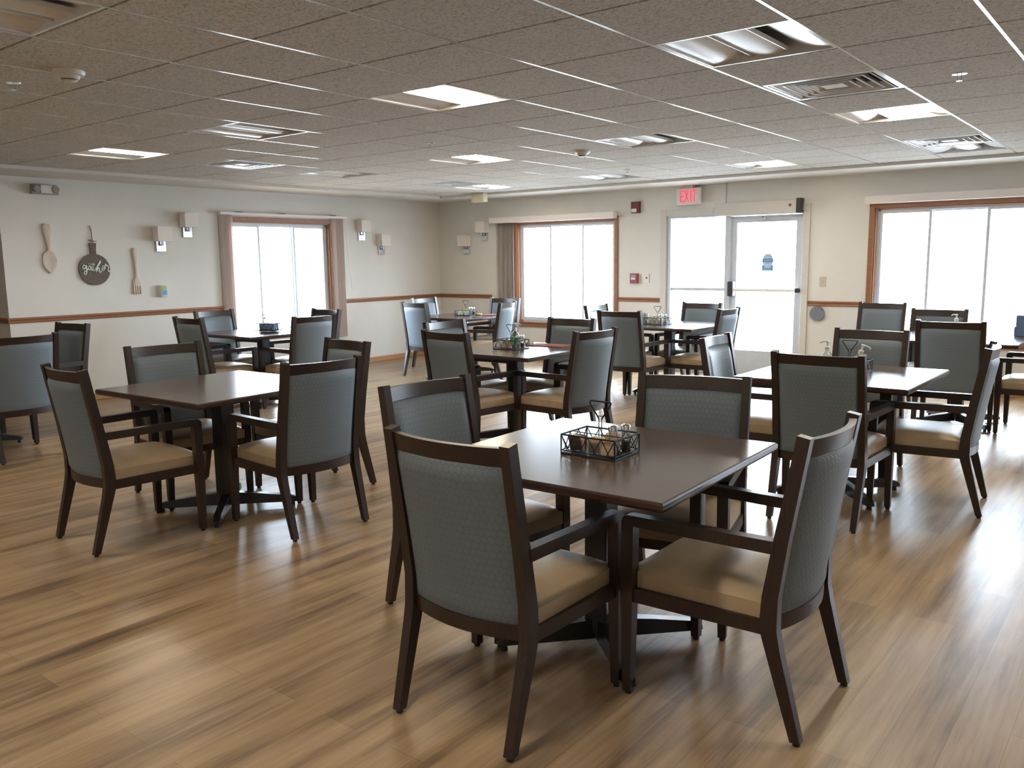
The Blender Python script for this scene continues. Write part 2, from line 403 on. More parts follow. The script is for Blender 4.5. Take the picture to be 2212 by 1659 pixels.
# ------------------------------------------------------------------ windows (local: u along wall, n into room, origin at opening's left bottom on wall plane)
def window(name, origin, rz, w=1.683, h=WZ1-WZ0):
    r = struct(name); r.location = origin; r.rotation_euler = (0, 0, rz)
    cw = 0.057
    mb = MB()
    mb.box(-cw, 0, -0.018, 0.0, -cw-0.02, h+cw, 0.003); mb.box(w, w+cw, -0.018, 0, -cw-0.02, h+cw, 0.003)
    mb.box(0, w, -0.018, 0, h, h+cw, 0.003); mb.box(0, w, -0.018, 0, -cw-0.02, -0.012, 0.003)
    # jamb lining
    mb.box(-0.001, 0.012, 0, 0.06, 0, h); mb.box(w-0.012, w+0.001, 0, 0.06, 0, h); mb.box(0, w, 0, 0.06, h-0.012, h+0.001)
    mb.build('casing', 'oak', r)
    MB().box(-0.0, w, -0.03, 0.06, -0.02, 0.0, 0.004).build('sill', 'oaky', r)
    f = 0.03; mb = MB()
    mb.box(0.012, f+0.012, 0.05, 0.13, 0, h-0.012); mb.box(w-f-0.012, w-0.012, 0.05, 0.13, 0, h-0.012)
    mb.box(f, w-f, 0.05, 0.13, h-f-0.01, h-0.012); mb.box(f, w-f, 0.05, 0.13, 0, f)
    mb.build('window_frame', 'vinyl_frame', r)
    p = (w-2*f-0.024)/3.0
    xs = [f+0.012, f+0.012+p, f+0.012+2*p, w-f-0.012]
    for i in range(3):
        a, b_ = xs[i]-(0.012 if i == 1 else 0), xs[i+1]+(0.012 if i == 1 else 0)
        s_ = 0.022 if i == 1 else 0.03; yy = 0.095 if i == 1 else 0.06
        mb = MB()
        mb.box(a, a+s_, yy, yy+0.03, f, h-f, 0.003); mb.box(b_-s_, b_, yy, yy+0.03, f, h-f, 0.003)
        mb.box(a+s_, b_-s_, yy, yy+0.03, h-f-s_-0.004, h-f, 0.003); mb.box(a+s_, b_-s_, yy, yy+0.03, f, f+s_+0.006, 0.003)
        sash = mb.build('sash', 'vinyl_frame', r)
        MB().box(a+s_-0.002, b_-s_+0.002, yy+0.012, yy+0.016, f+s_, h-f-s_).build('pane', 'pane', sash)
    return r
window('window_1', (-L, WY0, WZ0), R(90))
window('window_2', (WIN[0][0], D, WZ0), 0)
window('window_3', (WIN[1][0], D, WZ0), 0)
window('unseen_light_window', (WIN[2][0], D, WZ0), 0)  # unseen window, added to let more daylight in from the right

# ------------------------------------------------------------------ door with sidelite
r = struct('door_1'); r.location = (0, D, 0)
mb = MB()
mb.box(-5.426, -5.345, -0.02, 0.0, 0, 2.10, 0.003); mb.box(-3.548, -3.468, -0.02, 0.0, 0, 2.10, 0.003); mb.box(-5.345, -3.548, -0.02, 0, 2.02, 2.10, 0.003)
mb.build('casing', 'door_case', r)
mb = MB()
mb.box(-5.36, -5.285, 0.0, 0.10, 0, 2.04); mb.box(-4.530, -4.462, 0.0, 0.10, 0, 2.04); mb.box(-3.565, -3.53, 0.0, 0.10, 0, 2.04); mb.box(-5.285, -3.565, 0.0, 0.10, 1.99, 2.04)
mb.box(-5.285, -4.53, 0.02, 0.08, 1.062, 1.10); mb.box(-5.285, -4.53, 0.02, 0.08, 0, 0.26)
mb.build('door_frame', 'alu', r)
sl = MB().box(-5.287, -4.528, 0.045, 0.051, 0.255, 1.995).build('pane', 'pane', r)
mb = MB()
mb.box(-4.458, -4.380, 0.02, 0.065, 0.012, 1.985, 0.002); mb.box(-3.640, -3.568, 0.02, 0.065, 0.012, 1.985, 0.002)
mb.box(-4.380, -3.640, 0.02, 0.065, 1.905, 1.985, 0.002); mb.box(-4.380, -3.640, 0.02, 0.065, 0.012, 0.325, 0.002)
leaf = mb.build('door_leaf', 'alu', r)
MB().box(-4.382, -3.638, 0.038, 0.044, 0.323, 1.907).build('pane', 'pane', leaf)
mb = MB(); mb.box(-4.40, -3.59, -0.065, -0.035, 1.062, 1.098, 0.006, 2); pb = mb.build('panic_bar', 'white_plastic', leaf)
mb = MB(); mb.box(-4.462, -4.385, -0.07, 0.02, 1.0, 1.185, 0.012, 2); mb.build('latch_box', 'dark_plastic', leaf)
mb = MB(); mb.box(-3.605, -3.566, -0.07, 0.02, 1.055, 1.108, 0.006, 2); mb.build('bar_end_bracket', 'dark_plastic', leaf)
mb = MB(); mb.box(-4.02, -3.70, -0.10, -0.085, 1.952, 1.966, 0.003); mb.box(-4.03, -3.99, -0.10, 0.02, 1.945, 1.973, 0.004); mb.build('closer_arm', 'chrome', leaf)
# sticker on the door glass: semicircle top over a block with pale band
def disc(cx, cz, rr, n=28, half=False):
    k = n if not half else n//2
    return [(cx+rr*math.cos((math.pi if half else 2*math.pi)*i/k), cz+rr*math.sin((math.pi if half else 2*math.pi)*i/k)) for i in range(k+(1 if half else 0))]
mb = MB()
mb.box(-4.055, -3.915, 0.034, 0.0365, 1.315, 1.385, mi=0); mb.box(-4.055, -3.915, 0.034, 0.0365, 1.42, 1.462, mi=0)
mb.prism(disc(-3.985, 1.462, 0.062, half=True), 0.034, 0.0365, 'y', mi=1)
mb.prism([(x, -z+2*1.42) for x, z in disc(-3.985, 1.42, 0.066, half=True)], 0.0335, 0.0362, 'y', mi=1)
for zz in (1.435, 1.447): mb.box(-4.04, -3.93, 0.0325, 0.034, zz, zz+0.004, mi=1)
for zz in (1.33, 1.35): mb.box(-4.035, -3.935, 0.0325, 0.034, zz, zz+0.006, mi=1)
mb.box(-4.01, -3.96, 0.032, 0.0335, 1.405, 1.412, mi=0)
st = mb.build('door_sticker', ['sticker_blue', 'sticker_pale'])
st.location = (0, D, 0); tag(st, 'blue and pale round-topped sticker on the glass of the exit door', 'sticker')
# operator header above the door
t = thing('door_operator', 'long pale grey automatic door operator box above the exit door', 'door operator', (0, D, 0))
MB().box(-4.63, -3.605, -0.11, 0, 1.99, 2.145, 0.004).build('cover', 'door_case', t)
MB().box(-3.604, -3.552, -0.125, 0, 1.995, 2.16, 0.003).build('end_cap', 'dark_plastic', t, label='black end cap')
mb = MB(); mb.lathe((0, 0, 0), [(0.016, 0), (0.016, 0.008), (0.009, 0.012)], 14)
o = mb.build('indicator', 'red_plastic', t); o.rotation_euler = (R(90), 0, 0); o.location = (-3.68, -0.11, 2.085)

# ------------------------------------------------------------------ blinds
def slats(y_or_x0, x1, z0, z1, depth=0.052, step=0.024):
    mb = MB(); x = y_or_x0; i = 0
    while x < x1-.035:
        dx = 0.040 + 0.006*math.sin(i*1.7)
        mb.loft([[(x, -0.015-depth*0, z), (x+dx*0.5, -0.015-depth*0.5, z), (x+dx, -0.015-depth, z), (x+dx+0.0012, -0.015-depth, z), (x+dx*0.5+0.0012, -0.015-depth*0.5, z), (x+0.0012, -0.015, z)] for z in (z0, z1)])
        x += step; i += 1
    return mb
t = thing('vertical_blind', 'drawn-open vertical blind over the window on the left wall, slats bunched at both sides', 'blind', (-L, 0, 0), R(90))
MB().box(6.10, 8.12, -0.10, -0.045, 2.085, 2.117, 0.003).build('head_rail', 'blind', t)
MB().box(6.35, 6.42, -0.10, 0, 2.117, 2.125).box(7.0, 7.07, -0.10, 0, 2.117, 2.125).box(7.85, 7.92, -0.10, 0, 2.117, 2.125).build('wall_bracket', 'dark_plastic', t)
slats(6.12, 6.29, 0.44, 2.09).build('slats', 'vane', t); slats(7.89, 8.08, 0.43, 2.09).build('slats', 'vane', t)
MB().tube([(8.10, -0.06, 2.08), (8.14, -0.05, 1.7), (8.21, -0.04, 1.10)], 0.004).tube([(8.185, -0.045, 1.32), (8.20, -0.045, 1.19)], 0.006).build('wand', 'blind', t)
t = thing('vertical_blind', 'vertical blind bunched to the left of the far window beside the corner', 'blind', (0, D, 0))
MB().box(-8.28, -6.09, -0.115, -0.0, 2.03, 2.115, 0.004).build('valance', 'blind', t)
slats(-8.22, -7.84, 0.44, 2.04).build('slats', 'vane', t)
t = thing('vertical_blind', 'vertical blind with pale valance over the far window right of the exit door', 'blind', (0, D, 0))
MB().box(-2.84, -0.62, -0.115, -0.0, 2.055, 2.14, 0.004).build('valance', 'blind', t)
slats(-1.04, -0.66, 0.44, 2.06).build('slats', 'vane', t)

# ------------------------------------------------------------------ dining chair
def py(z):                      # centre line of the back posts
    pts = [(0.012, -0.322), (0.30, -0.243), (0.37, -0.226), (0.46, -0.231), (0.64, -0.258), (0.967, -0.315)]
    for (a, ya), (b_, yb) in zip(pts, pts[1:]):
        if z <= b_: return ya + (yb-ya)*(z-a)/(b_-a)
    return pts[-1][1]
def make_chair():
    t = thing('dining_chair', '', 'chair')
    for s in (-1, 1):
        secs = []
        for z, w, d, x in ((0.012, .032, .033, .234), (0.30, .037, .049, .239), (0.36, .038, .056, .239), (0.46, .037, .051, .237), (0.64, .036, .046, .236), (0.80, .036, .043, .235), (0.967, .036, .040, .235)):
            secs.append(rect(s*x, py(z), w, d, z))
        a = secs[-1]; secs[-1] = [(p[0], p[1], p[2]+(0.006 if p[1] > py(0.967) else -0.001)) for p in a]
        lg = MB().loft(secs, bev=0.003).build('leg', 'espresso', t, smooth=True)
        MB().cyl((s*.234, -0.322, 0), .0115, .0125, 0.013, 12).build('glide', 'glide', lg)
        secs = [rect(s*.262, .256, .031, .031, .012), rect(s*.257, .258, .042, .045, .36), rect(s*.255, .258, .042, .045, .604)]
        lg = MB().loft(secs, bev=0.003).build('leg', 'espresso', t, smooth=True)
        MB().cyl((s*.262, .256, 0), .0115, .0125, 0.013, 12).build('glide', 'glide', lg)
        ya, zt, zb = .281, .639, .602
        out = [(py(.62)+.018, zb-0.002), (ya-.046, zb), (ya, zb)] + [(ya-.026+.026*math.cos(q), zt-.026+.026*math.sin(q)) for q in (0, R(30), R(60), R(90))] + [(py(.64)+.018, zt+.002)]
        rr = [[((s*(.236+(.255-.236)*(u+.25)/.53) + o_), u, v) for u, v in out] for o_ in (-.020, .020)]
        MB().loft(rr, bev=0.0035).build('arm', 'espresso', t, smooth=True)
    # seat frame
    mb = MB()
    for s in (-1, 1):
        mb.loft([[(s*x, y, z) for x, z in ((xo-.022, .336), (xo, .336), (xo, .384), (xo-.022, .384))] for y, xo in ((py(.36)+.02, .252), (.245, .270))], bev=0.002)
    mb.box(-.240, .240, .250, .274, .336, .384, 0.002)
    n = 10; bow = lambda x: -0.045*(1-(x/.222)**2)
    ring = []
    for i in range(n+1):
        x = -.222+.444*i/n
        ring.append([(x, py(.36)-.012+bow(x), .343), (x, py(.36)+.014+bow(x), .343), (x, py(.39)+.014+bow(x), .392), (x, py(.39)-.014+bow(x), .392)])
    mb.loft(ring, bev=0.002)
    mb.build('seat_frame', 'espresso', t, smooth=True)
    ring = []
    for i in range(n+1):
        x = -.220+.44*i/n
        yt = py(.93)+bow(x)*.9
        ring.append([(x, yt-.012+.006, .900), (x, yt+.012+.006, .900), (x, yt+.012-.005, .958), (x, yt-.012-.005, .958)])
    MB().loft(ring, bev=0.003).build('top_rail', 'espresso', t, smooth=True)
    # upholstered back
    def fb(u, v, k):
        x = (u-.5)*2*.2195; z = .388+v*(.903-.388)
        eu = 1-abs(2*u-1)**6; ev = 1-abs(2*v-1)**8
        y = py(z)+bow(x)
        if k == 0: return (x, y-.008-.010*min(1, eu*3)*min(1, ev*3), z)
        return (x, y+.006+.034*(max(0, eu)**.5)*(max(0, ev)**.5), z)
    MB().grid(16, 18, fb).build('backrest', 'fabric', t, smooth=True)
    def fs(u, v, k):
        X = (u-.5)*2; Y = (v-.5)*2
        w = .232 if Y > .86 else .246 - .004*(1-Y)*.5
        if Y > .80: w = .2335
        x = X*w*1.0; yc = .028; y = yc + Y*.250
        if k == 0: return (x, y, .380)
        z = .434+.030*(1-abs(X)**2.6)**.6*(1-abs(Y)**2.6)**.6+.012*(1-max(abs(X), abs(Y))**10)
        return (x, y, z)
    MB().grid(20, 20, fs).build('seat', 'seat', t, smooth=True)
    return t

CH = [
 # x, y, facing (degrees from +Y), label
 (-1.71, 2.16, 0.63, 'largest, nearest chair, its honeycomb back to us at the foreground table'),
 (-1.138, 2.665, 89.9, 'chair at the right side of the foreground table, seen side-on with beige seat'),
 (-2.28, 2.65, -95.5, 'chair just behind the nearest chair, left side of the foreground table, facing right'),
 (-1.62, 3.17, 193.0, 'chair on the far side of the foreground table, directly behind its bare right half'),
 (-4.51, 2.30, -3.0, 'chair at the near left of the bare left table, back and arms angled toward us'),
 (-3.95, 2.99, 84.7, 'chair with tall back to us at the right of the bare left table'),
 (-4.96, 2.93, -96.4, 'chair on the wall side of the bare left table, back rising behind the tabletop'),
 (-4.46, 3.50, 172.4, 'chair mostly hidden behind the tall-backed chair right of the bare left table'),
 (-4.27, 4.97, -5.75, 'chair at the near left of the table with the green soap bottle'),
 (-3.71, 5.37, 84.85, 'chair with its back to us, right of the table with the green soap bottle'),
 (-4.73, 5.46, -90.8, 'chair left of the green soap bottle table, only its top showing above another chair'),
 (-4.26, 5.97, 178.9, 'chair on the far side of the green soap bottle table, below the far left window'),
 (-7.62, 8.04, -5.8, 'leftmost chair of the corner table, its back to us, rear legs free on the floor'),
 (-8.13, 8.72, -89.5, 'chair closest to the wall corner, half hidden behind the leftmost corner table chair'),
 (-7.32, 8.87, 180.8, 'chair on the far side of the corner table, under the far window\'s bunched blind'),
 (-6.84, 8.16, 105.4, 'chair turned edge-on with a bright top rail, right of the corner table'),
 (-7.68, 4.91, 0.0, 'chair at the near side of the left wall window table, arm and seat showing'),
 (-8.24, 5.46, -87.4, 'chair between the left wall and the table under the left wall window'),
 (-7.05, 5.42, 86.3, 'large bluish chair back, right side of the table under the left wall window'),
 (-7.55, 5.90, 176.9, 'chair on the far side of the left window table, below the right-hand blind slats'),
 (-4.44, 7.72, 0.2, 'chair with its back to us in front of the table before the exit door'),
 (-4.37, 8.82, 176.6, 'chair on the far side of the exit door table, against the sidelite glass'),
 (-3.95, 8.26, 90.8, 'chair turned edge-on in front of the exit door glass'),
 (-4.93, 8.26, -87.8, 'chair at the left of the exit door table, seen against the far window glass'),
 (-1.52, 4.93, 0.1, 'tall-backed chair in front of the right table with two pump bottles'),
 (-1.14, 5.50, 95.75, 'chair seen side-on at the right end of the two pump bottle table'),
 (-1.70, 5.99, 179.7, 'chair on the far side of the two pump bottle table, behind the bottles'),
 (-2.12, 5.34, -85.9, 'small narrow-looking chair at the left of the two pump bottle table'),
 (-2.58, 9.62, 178.5, 'chair standing against the far wall, right of the round grey wall button'),
 (-1.81, 8.67, 178.3, 'chair below the far right window with a white pump nozzle before its back'),
 (-1.42, 7.73, 2.7, 'wide chair back toward us in front of the far right window table'),
 (-0.86, 8.20, 90.0, 'chair cut off by the right edge of the picture, at the far right table'),
 (-7.23, 2.76, 90.8, 'chair cut off by the left edge of the picture, its back to us'),
 (-7.93, 3.30, 185.65, 'narrow-looking chair before the end of the left wall, behind the cut-off left chair'),
]
proto = make_chair()
for i, (x, y, a, lab) in enumerate(CH):
    o = proto if i == 0 else copy_tree(proto)
    o.location = (x, y, 0); o.rotation_euler = (0, 0, R(a)); o['label'] = lab; o['category'] = 'chair'; o['group'] = 'upholstered dining armchairs around the tables'

# ------------------------------------------------------------------ dining table
def make_table():
    t = thing('dining_table', '', 'table'); h = 1.009/2; c = 0.006
    MB().box(-h+c, h-c, -h+c, h-c, TZ-.012, TZ, 0.001).build('tabletop', 'laminate', t)
    mb = MB()
    prof_ = [(h-c-.0, TZ-.001), (h-.003, TZ-.003), (h, TZ-.008), (h, TZ-.022), (h-.006, TZ-.032), (h-.05, TZ-.032), (h-.05, TZ-.0125), (h-c, TZ-.0125)]
    rings = []
    for sx_, sy_ in ((1, 1), (-1, 1), (-1, -1), (1, -1)):
        rings.append([mb.bm.verts.new((sx_*u, sy_*u, z)) for u, z in prof_])
    n = len(prof_)
    for i in range(4):
        a, b_ = rings[i], rings[(i+1) % 4]
        for j in range(n): mb.bm.faces.new((a[j], a[(j+1) % n], b_[(j+1) % n], b_[j]))
    mb.box(-h+.051, h-.051, -h+.051, h-.051, TZ-.030, TZ-.013)
    mb.build('edge_band', 'edge', t)
    MB().box(-.20, .20, -.03, .03, TZ-.055, TZ-.031, 0.003).box(-.03, .03, -.20, .20, TZ-.055, TZ-.031, 0.003).build('mounting_plate', 'base_metal', t)
    MB().box(-.048, .048, -.048, .048, .045, TZ-.045, 0.006, 2).build('column', 'base_metal', t)
    for q in range(4):
        ca, sa = math.cos(R(45+90*q)), math.sin(R(45+90*q))
        def P(r, w, z): return (r*ca-w*sa, r*sa+w*ca, z)
        secs = []
        for r_, w, z0, z1 in ((.03, .030, .030, .105), (.20, .027, .028, .088), (.36, .024, .026, .066), (.395, .022, .024, .056), (.412, .018, .026, .042)):
            secs.append([P(r_, -w, z0), P(r_, w, z0), P(r_, w*.8, z1), P(r_, -w*.8, z1)])
        ft = MB().loft(secs, bev=0.004).build('foot', 'base_metal', t, smooth=True)
        x, y, _ = P(.385, 0, 0)
        MB().cyl((x, y, 0), .014, .012, .028, 12).build('glide', 'glide', ft)
    return t
TB = [
 (-1.68, 2.68, 1.93, 'foreground table with the wire caddy of packets and two glass shakers'),
 (-4.50, 2.88, 2.37, 'bare brown table on the left, nothing on its top'),
 (-4.26, 5.47, 0.0, 'table holding the green soap bottle in its caddy and a red napkin, mid-room'),
 (-7.41, 8.37, 0.0, 'corner table farthest from us with a red napkin and a caddy'),
 (-7.64, 5.43, 0.0, 'table under the left wall window with a plate and a dark blue caddy'),
 (-4.37, 8.37, 0.0, 'table in front of the exit door with a wire caddy near its left side'),
 (-1.61, 5.38, -0.42, 'right table with the two pump bottles behind a tall chair back'),
 (-1.47, 8.24, 0.0, 'bright table below the far right window, partly cut off by the picture edge'),
 (-7.95, 2.68, 1.0, 'table beyond the left edge of the picture, only a dark base foot showing'),
]
tproto = make_table()
for i, (x, y, a, lab) in enumerate(TB):
    o = tproto if i == 0 else copy_tree(tproto)
    o.location = (x, y, 0); o.rotation_euler = (0, 0, R(a)); o['label'] = lab; o['category'] = 'table'; o['group'] = 'square pedestal dining tables'

# ------------------------------------------------------------------ table items
def make_caddy(w=.232, d=.182, hh=.074):
    t = thing('condiment_caddy', '', 'caddy'); a, b_ = w/2, d/2
    MB().box(-a, a, -b_, b_, .004, .0065, 0.001).build('tray', 'black_metal', t)
    mb = MB()
    for z, r_ in ((.003, .0035), (.014, .0022), (hh, .0034)):
        mb.tube([(-a, -b_, z), (a, -b_, z), (a, b_, z), (-a, b_, z)], r_, 6, closed=True)
    for sx_ in (-1, 1):
        for sy_ in (-1, 1): mb.tube([(sx_*a, sy_*b_, 0.003), (sx_*a, sy_*b_, hh)], .0027)
    def zig(p0, p1, n):
        for k in range(n):
            for (u0, z0), (u1, z1) in ((((k)/n, hh), ((k+.62)/n, .014)), (((k+1)/n, hh), ((k+.38)/n, .014))):
                A = Vector(p0).lerp(Vector(p1), u0); B = Vector(p0).lerp(Vector(p1), u1)
                mb.tube([(A.x, A.y, z0), (B.x, B.y, z1)], .0019, 5)
    zig((-a, -b_, 0), (a, -b_, 0), 4); zig((-a, b_, 0), (a, b_, 0), 4); zig((-a, -b_, 0), (-a, b_, 0), 3); zig((a, -b_, 0), (a, b_, 0), 3)
    mb.tube([(-a, 0, hh*.93), (a, 0, hh*.93)], .0018)
    mb.build('wire_basket', 'black_metal', t)
    mb = MB()
    mb.tube([(-.006, 0, .006), (-.006, 0, .13)], .0018); mb.tube([(.006, 0, .006), (.006, 0, .13)], .0018)
    mb.tube(smooth_path([(-.006, 0, .13), (-.014, 0, .142), (-.032, 0, .168), (-.045, 0, .188), (-.040, 0, .196), (0, 0, .196), (.040, 0, .196), (.045, 0, .188), (.032, 0, .168), (.014, 0, .142), (.006, 0, .13)], 3), .003, 8)
    mb.tube([(-.014, 0, .1405), (.014, 0, .1405)], .0018)
    mb.build('handle', 'black_metal', t)
    return t
cproto = make_caddy()
CAD = [
 (-1.670, 2.655, 1.0, 'black wire caddy with triangular handle on the foreground table'),
 (-4.285, 5.44, 0.0, 'black wire caddy with the green soap bottle on the middle table'),
 (-7.37, 8.40, 10.0, 'small wire caddy on the corner table, before the oak chair rail'),
 (-4.475, 8.28, -8.0, 'wire caddy on the table in front of the exit door'),
 (-1.60, 5.47, 0.0, 'wire caddy between two pump bottles, mostly hidden by the tall chair back'),
 (-7.57, 5.46, 20.0, 'caddy on the table under the left wall window, standing on the plate'),
]
def add_z(o, z):
    o.location.z = z
for i, (x, y, a, lab) in enumerate(CAD):
    o = cproto if i == 0 else copy_tree(cproto)
    o.location = (x, y, TZ + (0.012 if i == 5 else 0)); o.rotation_euler = (0, 0, R(a)); o['label'] = lab; o['category'] = 'caddy'; o['group'] = 'wire condiment caddies on the tables'
def at_caddy(i, u, v, z=0.0065):
    x, y, a, _ = CAD[i]; c_, s_ = math.cos(R(a)), math.sin(R(a))
    return (x+u*c_-v*s_, y+u*s_+v*c_, TZ+z+(0.012 if i == 5 else 0))
def shaker(loc, fill, lab, grp):
    t = thing('shaker', lab, 'shaker', loc, 0, grp)
    MB().lathe((0, 0, 0), [(.0165, .0), (.0185, .004), (.0185, .050), (.015, .070), (.0145, .084)], 12).build('glass_body', 'jar_glass', t, smooth=True)
    MB().lathe((0, 0, .003), [(.0145, 0), (.0160, .003), (.0160, .040)], 12).build('contents', fill, t, smooth=True, label='dark pepper filling' if fill == 'pepper' else 'white salt filling')
    MB().lathe((0, 0, .084), [(.0155, 0), (.0190, .001), (.0190, .014), (.0175, .019), (.010, .023), (.002, .024)], 16).build('lid', 'chrome', t, smooth=True)
    return t
shaker(at_caddy(0, .062, -.010), 'salt', 'glass shaker with chrome lid in the foreground caddy, nearer and left of the other', 'shakers in the foreground caddy')
shaker(at_caddy(0, .088, .038), 'pepper', 'glass pepper shaker with chrome lid at the rear right of the foreground caddy', 'shakers in the foreground caddy')
shaker(at_caddy(1, .058, .012), 'salt', 'glass shaker beside the green soap bottle, the left one', 'shakers in the middle table caddy')
shaker(at_caddy(1, .092, .030), 'pepper', 'glass pepper shaker at the right end of the green soap bottle caddy', 'shakers in the middle table caddy')
shaker(at_caddy(2, .045, .045), 'salt', 'left shaker of the pair in the corner table caddy', 'shakers in the corner table caddy')
shaker(at_caddy(2, .090, .050), 'pepper', 'right shaker of the pair in the corner table caddy', 'shakers in the corner table caddy')
shaker(at_caddy(3, .025, .02), 'salt', 'left shaker in the caddy before the exit door, close to the handle', 'shakers in the door table caddy')
shaker(at_caddy(3, .085, .02), 'salt', 'right shaker in the caddy before the exit door', 'shakers in the door table caddy')
shaker(at_caddy(4, .098, -.055), 'pepper', 'shaker at the right end of the caddy by the two pump bottles', None)
# glass holders with packets
def holder(loc, lab, fills, grp, n=4, rz=0.0):
    t = thing('packet_holder', lab, 'glass holder', loc, rz, grp)
    MB().lathe((0, 0, 0), [(.028, 0), (.031, .004), (.033, .046), (.031, .046), (.028, .007), (.001, .006)], 4).build('glass_cup', 'jar_glass', t)
    return t
def packets(i, cu, cv, n, mats, names, grp, zb=.012, tilt=12):
    for q in range(n):
        mt = mats[q % len(mats)]
        mb = MB(); mb.box(-.026, .026, -.0018, .0018, 0, .056, .0006)
        o = mb.build('sweetener_packet', mt)
        off = (q-(n-1)/2)*.0088
        o.location = at_caddy(i, cu, cv+off, zb); o.rotation_euler = (R(tilt*(-1)**q*0.5+4), R((q*37 % 13)-6), R(CAD[i][2]))
        tag(o, names[q % len(names)], 'packet', grp)
gl = 'glass packet holders in the wire caddies'
holder(at_caddy(0, -.072, -.040), 'square glass cup at the front left of the foreground caddy', None, gl, rz=R(45))
holder(at_caddy(0, .010, -.040), 'square glass cup at the middle front of the foreground caddy', None, gl, rz=R(45))
packets(0, -.072, -.040, 4, ['brown_pack', 'tan_paper', 'cream_paper', 'brown_pack'], ['paper packet standing in the front left glass cup of the foreground caddy'], 'packets in the front left glass cup')
packets(0, .010, -.040, 4, ['tan_paper', 'cream_paper'], ['tan paper packet standing in the middle front glass cup of the foreground caddy'], 'packets in the middle glass cup')
packets(0, .075, -.062, 3, ['tan_paper'], ['tan packet by the front right corner of the foreground caddy'], 'packets in the front right corner')
packets(0, .022, .050, 4, ['tan_paper', 'pink_paper', 'cream_paper'], ['packet at the back of the foreground caddy, behind the handle'], 'packets at the back of the foreground caddy')
packets(1, -.06, -.03, 4, ['white_paper', 'cream_paper'], ['white or cream packet at the left of the green soap bottle caddy'], 'packets at the left of the middle caddy')
packets(1, .0, -.055, 3, ['tan_paper'], ['tan packet at the front of the green soap bottle caddy'], 'packets at the front of the middle caddy')
packets(2, -.07, -.02, 4, ['white_paper', 'cream_paper'], ['white packet at the left of the corner table caddy'], 'packets at the left of the corner caddy')
packets(2, -.02, .035, 3, ['green_paper'], ['lime green packet at the back of the corner table caddy'], 'green packets in the corner caddy', zb=.03)
packets(2, .03, -.03, 4, ['white_paper'], ['white packet in the middle of the corner table caddy'], 'packets in the middle of the corner caddy')
packets(3, -.07, -.02, 4, ['white_paper', 'tan_paper'], ['packet at the left of the caddy before the exit door'], 'packets at the left of the door caddy')
packets(3, .03, -.05, 4, ['cream_paper', 'white_paper'], ['packet at the front of the caddy before the exit door'], 'packets at the front of the door caddy')
def bottle(loc, gel, lab, rz=0.0, tilt=0.0, s=1.0):
    t = thing('pump_bottle', lab, 'bottle', loc, rz); t.rotation_euler = (0, tilt, rz); t.scale = (s, s, s)
    def ring(w, d, z, n=16): return [(w*math.cos(2*math.pi*i/n), d*math.sin(2*math.pi*i/n), z) for i in range(n)]
    MB().loft([ring(.026, .018, 0), ring(.030, .021, .006), ring(.030, .021, .085), ring(.026, .019, .104), ring(.013, .012, .118), ring(.012, .012, .124)]).build('bottle_body', 'jar_glass', t, smooth=True)
    MB().loft([ring(.024, .016, .003), ring(.0275, .0185, .008), ring(.0275, .0185, .080)]).build('contents', gel, t, smooth=True)
    MB().lathe((0, 0, .124), [(.015, 0), (.015, .020), (.009, .024), (.006, .026), (.0055, .048)], 14).build('pump_collar', 'white_plastic', t, smooth=True)
    MB().box(-.009, .009, -.008, .008, .170, .182, .003).tube(smooth_path([(0, 0, .177), (.02, 0, .178), (.038, 0, .175), (.046, 0, .166)], 3), .0045, 8).build('nozzle', 'white_plastic', t, smooth=True)
    return t
bottle(at_caddy(1, .028, .018), 'gel', 'clear pump bottle of green soap standing in the middle table caddy', R(10), s=1.12)
bottle((-1.725, 5.43, TZ), 'clear_gel', 'upright clear pump bottle, the left of the two on the right table', R(185), s=1.05)
bottle((-1.535, 5.36, TZ), 'clear_gel', 'pump bottle leaning to the right, the right of the two on the right table', R(0), R(14), s=1.05)
bottle((-1.52, 8.26, TZ), 'clear_gel', 'pump bottle on the far right table, only its white nozzle above the chair back', R(150), s=1.1)
bottle(at_caddy(5, -.10, .08, 0.0), 'clear_gel', 'pale pump bottle beside the caddy under the left wall window', R(180), s=0.9)
# clear tumbler with folded paper beside the door caddy
t = thing('drinking_glass', 'clear glass holding folded white paper left of the caddy before the exit door', 'glass', (-4.63, 8.28, TZ))
MB().lathe((0, 0, 0), [(.030, 0), (.034, .09), (.036, .12), (.034, .12), (.030, .01), (.001, .008)], 18).build('glass_body', 'jar_glass', t, smooth=True)
MB().box(-.018, .018, -.004, .004, .01, .115, .001).build('paper_napkin', 'white_paper', t)
# caddy filling under left window
o = MB().box(-.085, .085, -.055, .055, 0, .072, .004).build('napkin_box', 'blue_box'); o.location = at_caddy(5, 0.0, 0.0, .0068); o.rotation_euler = (0, 0, R(20)); tag(o, 'slate blue box inside the caddy under the left wall window', 'box')
o = MB().lathe((0, 0, 0), [(.06, 0), (.12, .004), (.165, .011), (.163, .012), (.12, .007), (.001, .006)], 32).build('plate', 'white_stoneware', smooth=True); o.location = (-7.57, 5.46, TZ); tag(o, 'flat white plate under the caddy beneath the left wall window', 'plate')
t = thing('napkin_dispenser', 'dark two-tier box on the far right table, cut by the right picture edge', 'dispenser', (-1.03, 8.62, TZ))
MB().box(-.085, .085, -.06, .06, 0, .085, .006, 2).build('lower_box', 'blue_box', t)
MB().box(-.075, .075, -.052, .052, .085, .185, .006, 2).build('upper_box', 'blue_box', t)
